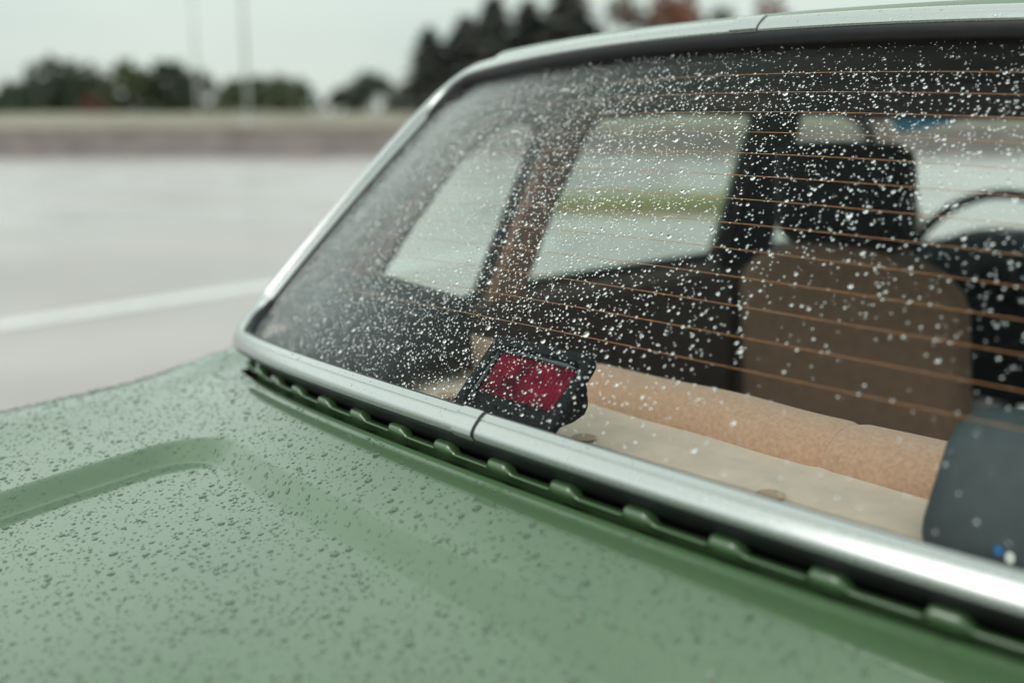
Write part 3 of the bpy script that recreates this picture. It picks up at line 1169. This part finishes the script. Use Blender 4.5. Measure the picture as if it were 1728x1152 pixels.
def drops_object(name, V, Q, T, **props):
    me = bpy.data.meshes.new(name)
    me.vertices.add(len(V))
    me.vertices.foreach_set('co', V.ravel().astype(np.float32))
    nl = Q.size + T.size
    me.loops.add(nl)
    me.loops.foreach_set('vertex_index', np.concatenate([Q.ravel(), T.ravel()]).astype(np.int32))
    me.polygons.add(len(Q) + len(T))
    st = np.concatenate([np.arange(len(Q)) * 4, Q.size + np.arange(len(T)) * 3]).astype(np.int32)
    me.polygons.foreach_set('loop_start', st)
    me.materials.append(M['water'])
    me.update(calc_edges=True)
    me.validate()
    sm = np.ones(len(me.polygons), bool)
    me.polygons.foreach_set('use_smooth', sm)
    return link(bpy.data.objects.new(name, me), None, **props)


# on the rear glass: denser towards the far corner
def s_glass(r):
    for _ in range(20):
        x = rng.uniform(-0.60, 0.60)
        t = rng.uniform(T0 + 0.006, T1 - 0.012)
        dens = max(np.clip((0.26 - x) / 0.36, 0, 1) * np.clip(0.35 + t / 0.12 - x, 0, 1), 0.62 * np.clip((t - 0.13) / 0.22, 0, 1), 0.05)
        if t > T1 - 0.05:
            dens *= 0.5
        if rng.uniform() < dens:
            return (x, t)
    return None


nd = 20000
rad = np.clip(np.exp(rng.normal(math.log(0.00063), 0.45, nd)), 0.0003, 0.0026)
S = scatter(nd, s_glass, rad, 1.15)
Pg, gu, gv, gn = Gnp(S[:, 0], S[:, 1], 0.0)
ev = rng.uniform(1.0, 1.55, len(S))
V, Q, T = domes(Pg, gu, gv, gn, S[:, 2], ev, rng.uniform(0.55, 0.82, len(S)), 11, 4, True, np.full(len(S), 0.00006))
drops_object('raindrops', V, Q, T, kind='stuff', label='clear raindrops beaded all over the slanted rear window', category='raindrops')

# on the paint of the deck
bxs = XC


def s_deck(r):
    return (rng.uniform(-0.70, 0.60), rng.uniform(0.003, 0.62))


def deck_full(x, s):
    ax = np.abs(x)
    xs_ = np.array([XE] + [q[0] for q in side_prof])
    ds_ = np.array([0.0] + [q[1] for q in side_prof])
    dz = np.interp(ax, xs_, ds_)
    z = z_lip(np.clip(x, -0.60, 0.60)) + dz - lip_rise(x, s) - deck_fall(s) * np.clip(1 + dz / 0.3, 0, 1) + panel_recess(x, s)
    return np.stack([x, y_lip(x) - s, ZO + z + foot_bulge(x, s)], -1)


nd = 17000
rad = np.clip(np.exp(rng.normal(math.log(0.00104), 0.47, nd)), 0.0004, 0.0038)
S = scatter(nd, s_deck, rad, 1.3)
e_ = 1e-3
Pd = deck_full(S[:, 0], S[:, 1])
du = deck_full(S[:, 0] + e_, S[:, 1]) - deck_full(S[:, 0] - e_, S[:, 1])
dv = deck_full(S[:, 0], S[:, 1] - e_) - deck_full(S[:, 0], S[:, 1] + e_)
du /= np.linalg.norm(du, axis=1, keepdims=True)
dv /= np.linalg.norm(dv, axis=1, keepdims=True)
dn = np.cross(du, dv)
dn /= np.linalg.norm(dn, axis=1, keepdims=True)
V, Q, T = domes(Pd, du, dv, dn, S[:, 2], rng.uniform(0.9, 1.3, len(S)), rng.uniform(0.34, 0.52, len(S)), 10, 3, False, np.full(len(S), -0.00004))
drops_object('raindrops', V, Q, T, kind='stuff', label='fine raindrops standing on the green painted deck', category='raindrops')

# on the chrome trim and the roof edge
fr_i = [i for i, (x, t) in enumerate(OUT)]
bs, us, vs_, ns, rs = [], [], [], [], []
for _ in range(900):
    i = random.randrange(m_)
    p0, o0, n0 = FR[i]
    p1, o1, n1 = FR[(i + 1) % m_]
    f = random.random()
    p, o, n = p0.lerp(p1, f), o0.lerp(o1, f).normalized(), n0.lerp(n1, f).normalized()
    a = random.choice((random.uniform(0.003, 0.0085), random.uniform(0.012, 0.020)))
    h = float(np.interp(a, [0.004, 0.009, 0.011, 0.018, 0.0218], [0.0160, 0.0168, 0.0168, 0.0165, 0.0153]))
    bs.append(p + o * a + n * h)
    tdir = (p1 - p0).normalized()
    us.append(tdir)
    vs_.append(n.cross(tdir))
    ns.append(n)
    rs.append(min(0.0017, math.exp(random.gauss(math.log(0.0006), 0.4))))
V, Q, T = domes(np.array(bs), np.array(us), np.array(vs_), np.array(ns), np.array(rs), np.full(len(rs), 1.05), np.full(len(rs), 0.5), 10, 3, False, np.full(len(rs), -0.00006))
drops_object('raindrops', V, Q, T, kind='stuff', label='tiny raindrops on the bright chrome window trim', category='raindrops')

# ------------------------------------------------------------------ the car park


def flat_sheet(name, pts, z, mat, **props):
    return mesh(name, [(x, y, z) for x, y in pts], [tuple(range(len(pts)))], mat, None, False, **props)


flat_sheet('ground', [(-1500, -1500), (1500, -1500), (1500, 1500), (-1500, 1500)], 0.0, 'asphalt', kind='structure')


def bearing(px, depth):
    """a spot on the ground: bearing given as the tangent across the view, depth along it"""
    h = Vector((-math.sin(YAW), math.cos(YAW), 0))
    r = Vector((math.cos(YAW), math.sin(YAW), 0))
    p = Vector((CAM.x, CAM.y, 0)) + h * depth + r * depth * (px - 864) / 1736.5 * math.cos(PITCH)
    return p


# painted bay lines
def strip(name, a, b, wd, z, mat, **props):
    a, b = Vector(a), Vector(b)
    d = (b - a).normalized()
    s = Vector((-d.y, d.x)) * wd / 2
    return flat_sheet(name, [tuple(a - s), tuple(b - s), tuple(b + s), tuple(a + s)], z, mat, **props)


strip('bay_line', (-5.35, -3.2), (-6.45, 6.6), 0.25, 0.004, 'line_paint', label='long white painted bay line crossing the wet asphalt', category='road marking')

# grass island with a kerb, seen through the rear door window
ga, gb = bearing(905, 14.2), bearing(1330, 14.0)
d = (gb - ga).normalized()
s = Vector((-d.y, d.x, 0))
isl = [ga - s * 0.9, gb - s * 0.9, gb + s * 0.9, ga + s * 0.9]
mesh('grass_island', [(p.x, p.y, 0.0) for p in isl] + [(p.x, p.y, 0.15) for p in isl], [(4, 5, 6, 7), (0, 1, 5, 4), (1, 2, 6, 5), (2, 3, 7, 6), (3, 0, 4, 7)], 'verge_grass', None, False, kind='structure')

# retaining wall and the field behind it
wa, wb = bearing(-500, 35.6), bearing(2600, 33.4)
d = (wb - wa).normalized()
s = Vector((-d.y, d.x, 0))
if s.dot(Vector((-math.sin(YAW), math.cos(YAW), 0))) < 0:
    s = -s
wall = empty('retaining_wall', tuple((wa + wb) / 2), label='long low grey concrete wall edging the far side of the car park', category='wall')
vs, fs = [], []
nseg = 90
for k in range(nseg + 1):
    p = wa.lerp(wb, k / nseg)
    hgt = 0.86 + 0.02 * math.sin(k * 1.7)
    vs += [(p.x, p.y, -0.05), (p.x + s.x * 0.05, p.y + s.y * 0.05, hgt), (p.x + s.x * 0.4, p.y + s.y * 0.4, hgt), (p.x + s.x * 0.4, p.y + s.y * 0.4, -0.05)]
for k in range(nseg):
    a, b = 4 * k, 4 * k + 4
    fs += [(a, b, b + 1, a + 1), (a + 1, b + 1, b + 2, a + 2), (a + 2, b + 2, b + 3, a + 3)]
mesh('wall_face', vs, fs, 'concrete', wall, False)
vs, fs = [], []
for k in range(nseg + 1):
    p = wa.lerp(wb, k / nseg)
    z0 = 0.862 + 0.02 * math.sin(k * 1.7)
    for a, z in ((0.01, z0 + 0.004), (0.01, z0 + 0.08), (0.44, z0 + 0.08), (0.44, z0 + 0.004)):
        vs.append((p.x + s.x * a, p.y + s.y * a, z))
for k in range(nseg):
    for q in range(4):
        fs.append((4 * k + q, 4 * k + (q + 1) % 4, 4 * k + 4 + (q + 1) % 4, 4 * k + 4 + q))
mesh('coping', vs, fs, 'coping', wall, False)
vs, fs = [], []
nx = 110
for k in range(nx + 1):
    p = (wa - d * 60).lerp(wb + d * 60, k / nx)
    for off, z in ((0.42, 0.60), (0.5, 0.80), (6, 0.98), (14, 1.22), (26, 1.52), (40, 1.62), (160, 1.7), (900, 1.7)):
        q = p + s * off
        vs.append((q.x, q.y, z + (0.05 * math.sin(k * 0.9 + off) if off > 1 and off < 100 else 0)))
for k in range(nx):
    for q in range(7):
        fs.append((8 * k + q, 8 * k + q + 1, 8 * k + 9 + q, 8 * k + 8 + q))
mesh('grass_field', vs, fs, 'dry_grass', None, True, kind='structure')

# ------------------------------------------------------------------ trees


def leaf_cloud(centres, radii, n, size, squash=1.0, shell=0.55):
    cs = np.array(centres)
    rd = np.array(radii)
    wts = rd ** 2
    idx = rng.choice(len(rd), n, p=wts / wts.sum())
    u = rng.normal(size=(n, 3))
    u /= np.linalg.norm(u, axis=1, keepdims=True)
    rr = rd[idx] * (shell + (1 - shell) * rng.uniform(0, 1, n)) * rng.uniform(0.8, 1.12, n)
    P = cs[idx] + u * rr[:, None] * np.array([1, 1, squash])
    a = rng.normal(size=(n, 3))
    a /= np.linalg.norm(a, axis=1, keepdims=True)
    b = np.cross(a, rng.normal(size=(n, 3)))
    b /= np.linalg.norm(b, axis=1, keepdims=True)
    sz = size * rng.uniform(0.6, 1.4, n)
    a *= sz[:, None]
    b *= (sz * 0.7)[:, None]
    V = np.stack([P - a, P - b, P + a, P + b], 1).reshape(-1, 3)
    F = np.arange(4 * n).reshape(-1, 4)
    return V, F


def broadleaf(pos, h, wdt, leaf, label, category='tree', group='broadleaf trees beyond the field', bare=0.0, name='broadleaf_tree'):
    e = empty(name, tuple(pos), label=label, category=category, group=group)
    mb = MB()
    mb.tube([(pos.x, pos.y, pos.z - 0.4), (pos.x + 0.05 * h * 0.3, pos.y, pos.z + h * 0.3), (pos.x, pos.y, pos.z + h * 0.62)], [h * 0.035, h * 0.026, h * 0.012], 7)
    for k in range(7):
        a = random.uniform(0, 2 * PI)
        z0 = h * random.uniform(0.22, 0.5)
        L_ = wdt * random.uniform(0.25, 0.42)
        mb.tube([(pos.x, pos.y, pos.z + z0), (pos.x + 0.5 * L_ * math.cos(a), pos.y + 0.5 * L_ * math.sin(a), pos.z + z0 + 0.14 * h), (pos.x + L_ * math.cos(a), pos.y + L_ * math.sin(a), pos.z + z0 + 0.33 * h)], [h * 0.012, h * 0.008, h * 0.004], 5)
    mb.build('trunk', 'bark', e)
    cs, rd = [], []
    for k in range(16):
        a = random.uniform(0, 2 * PI)
        q = random.uniform(0, 1)
        zz = h * (0.10 + 0.70 * q)
        spread = wdt * 0.40 * (1 - 0.7 * q ** 2)
        cs.append((pos.x + spread * math.cos(a), pos.y + spread * math.sin(a), pos.z + zz))
        rd.append(wdt * random.uniform(0.17, 0.25))
    cs.append((pos.x, pos.y, pos.z + h * 0.84))
    rd.append(h * 0.15)
    nl = int(1500 * (1 - bare))
    V, F = leaf_cloud(cs, rd, nl, 0.045 * wdt, 0.85)
    mesh('crown', V, F, leaf, e, False)


def conifer(pos, h, wdt, leaf, label, group='dark conifers behind the roof'):
    e = empty('conifer', tuple(pos), label=label, category='tree', group=group)
    MB().tube([(pos.x, pos.y, pos.z - 0.4), (pos.x, pos.y, pos.z + h * 0.97)], [h * 0.022, h * 0.004], 7).build('trunk', 'bark', e)
    n = 1500
    u = rng.uniform(0, 1, n) ** 0.8
    z = h * (0.10 + 0.90 * u)
    rmax = wdt / 2 * (1 - u) ** 0.65 * (0.75 + 0.25 * np.sin(u * 55 + rng.uniform(0, 6)))
    a = rng.uniform(0, 2 * PI, n)
    r = rmax * rng.uniform(0.25, 1.0, n)
    P = np.stack([pos.x + r * np.cos(a), pos.y + r * np.sin(a), pos.z + z - 0.12 * r], 1)
    out_ = np.stack([np.cos(a), np.sin(a), np.full(n, -0.35)], 1)
    sid = np.stack([-np.sin(a), np.cos(a), rng.uniform(-0.4, 0.4, n)], 1)
    L_ = (0.10 + 0.09 * (1 - u)) * wdt * rng.uniform(0.6, 1.3, n)
    V = np.stack([P - out_ * L_[:, None], P - sid * (L_ * 0.4)[:, None], P + out_ * L_[:, None], P + sid * (L_ * 0.4)[:, None]], 1).reshape(-1, 3)
    mesh('crown', V, np.arange(4 * n).reshape(-1, 4), leaf, e, False)


def tree_at(px, depth, ytop, base_z):
    p = bearing(px, depth)
    p.z = base_z
    h = CAM.z + (199 - ytop) / 1736.5 * depth * math.cos(PITCH) ** 2 - base_z
    return p, h


DT = 78
for px, yt, wpx, leaf, lab in (
        (-30, 158, 100, 'leaf_dark', 'dark green tree at the open end of the hedge line'),
        (48, 142, 90, 'leaf_dark', 'dark green tree, low and rounded, stepping up to the tall one'),
        (132, 106, 120, 'leaf_dark', 'tallest dark green tree in the far hedge line'),
        (215, 116, 105, 'leaf_mid', 'mid green tree with a small autumn bush in front'),
        (282, 112, 95, 'leaf_dark', 'dark tree with a lumpy crown between two greener ones'),
        (345, 122, 46, 'leaf_mid', 'narrow upright green tree beside the gap and lamp mast'),
        (425, 142, 95, 'leaf_mid', 'olive green tree behind the tall lamp mast'),
        (485, 140, 90, 'leaf_mid', 'olive green dome-shaped tree at the right of the lamp mast'),
        (583, 152, 52, 'leaf_dark', 'small dark tree standing alone past the gap'),
        (632, 130, 70, 'leaf_dark', 'dark green tree close beside the grey bare tree'),
        (690, 150, 60, 'leaf_mid', 'small green tree at the foot of the conifers')):
    p, h = tree_at(px, DT, yt, 0.9)
    broadleaf(p, h * 1.16, wpx * 1.3 / 1736.5 * DT, leaf, lab)
p, h = tree_at(158, 70, 158, 1.45)
broadleaf(p, h, 1.5, 'leaf_rust', 'small rust coloured bush in front of the dark trees', 'bush', 'bushes at the field edge', name='autumn_bush')
for px, yt, wpx, d_, lab in (
        (728, 66, 70, 58, 'thin greyish conifer at the open end of the conifer row'),
        (790, 52, 100, 60, 'broad dark conifer next to the thin greyish one'),
        (836, 22, 88, 57, 'pointed dark conifer rising beside the window corner'),
        (893, 26, 84, 60, 'dark conifer between a pointed one and the tallest one'),
        (960, 2, 110, 58, 'tallest dark conifer above the chrome roof edge')):
    p, h = tree_at(px, d_, yt, 1.4)
    conifer(p, h * 1.12, wpx * 1.8 / 1736.5 * d_, 'leaf_pine', lab)
for px, yt, wpx, d_, leaf, lab in (
        (1050, -20, 150, 56, 'leaf_brown', 'brownish half bare autumn tree above the roof edge'),
        (1135, -45, 150, 58, 'leaf_rust', 'rust red autumn tree with thin crown above the roof edge'),
        (1212, 5, 90, 56, 'leaf_dark', 'dark round tree just showing over the roof edge'),
        (1290, -15, 110, 58, 'leaf_rust', 'orange red autumn tree beside the dark round one')):
    p, h = tree_at(px, d_, yt, 1.4)
    broadleaf(p, h, wpx / 1736.5 * d_, leaf, lab, group='autumn trees behind the roof', bare=0.45 if 'thin' in lab or 'bare' in lab else 0.1, name='autumn_tree')

# ------------------------------------------------------------------ lamp masts
for px, d_, hgt, lab in ((421, 44, 11.0, 'tall grey steel lamp mast in front of the olive green trees'), (338, 62, 11.0, 'slim distant lamp mast by the narrow upright tree')):
    p = bearing(px, d_)
    p.z = 1.0
    e = empty('lamp_mast', tuple(p), label=lab, category='street lamp', group='lamp masts beside the car park')
    MB().tube([(p.x, p.y, 0.3), (p.x, p.y, 1.0 + hgt * 0.5), (p.x, p.y, 1.0 + hgt)], [0.09, 0.08, 0.055], 10).build('pole', 'galvanised', e)
    MB().tube([(p.x, p.y, 0.9), (p.x, p.y, 1.15)], 0.24, 10).build('base_plate', 'galvanised', e)
    r = Vector((math.cos(YAW), math.sin(YAW), 0))
    MB().tube([(p.x, p.y, 0.95 + hgt), tuple(Vector((p.x, p.y, 1.1 + hgt)) + r * 0.9)], 0.05, 8).build('arm', 'galvanised', e)
    q = Vector((p.x, p.y, 1.1 + hgt)) + r * 1.1
    MB().box((q.x - 0.3, q.y - 0.15, q.z - 0.08), (q.x + 0.3, q.y + 0.15, q.z + 0.08), 0.05).build('lamp_head', 'galvanised', e)
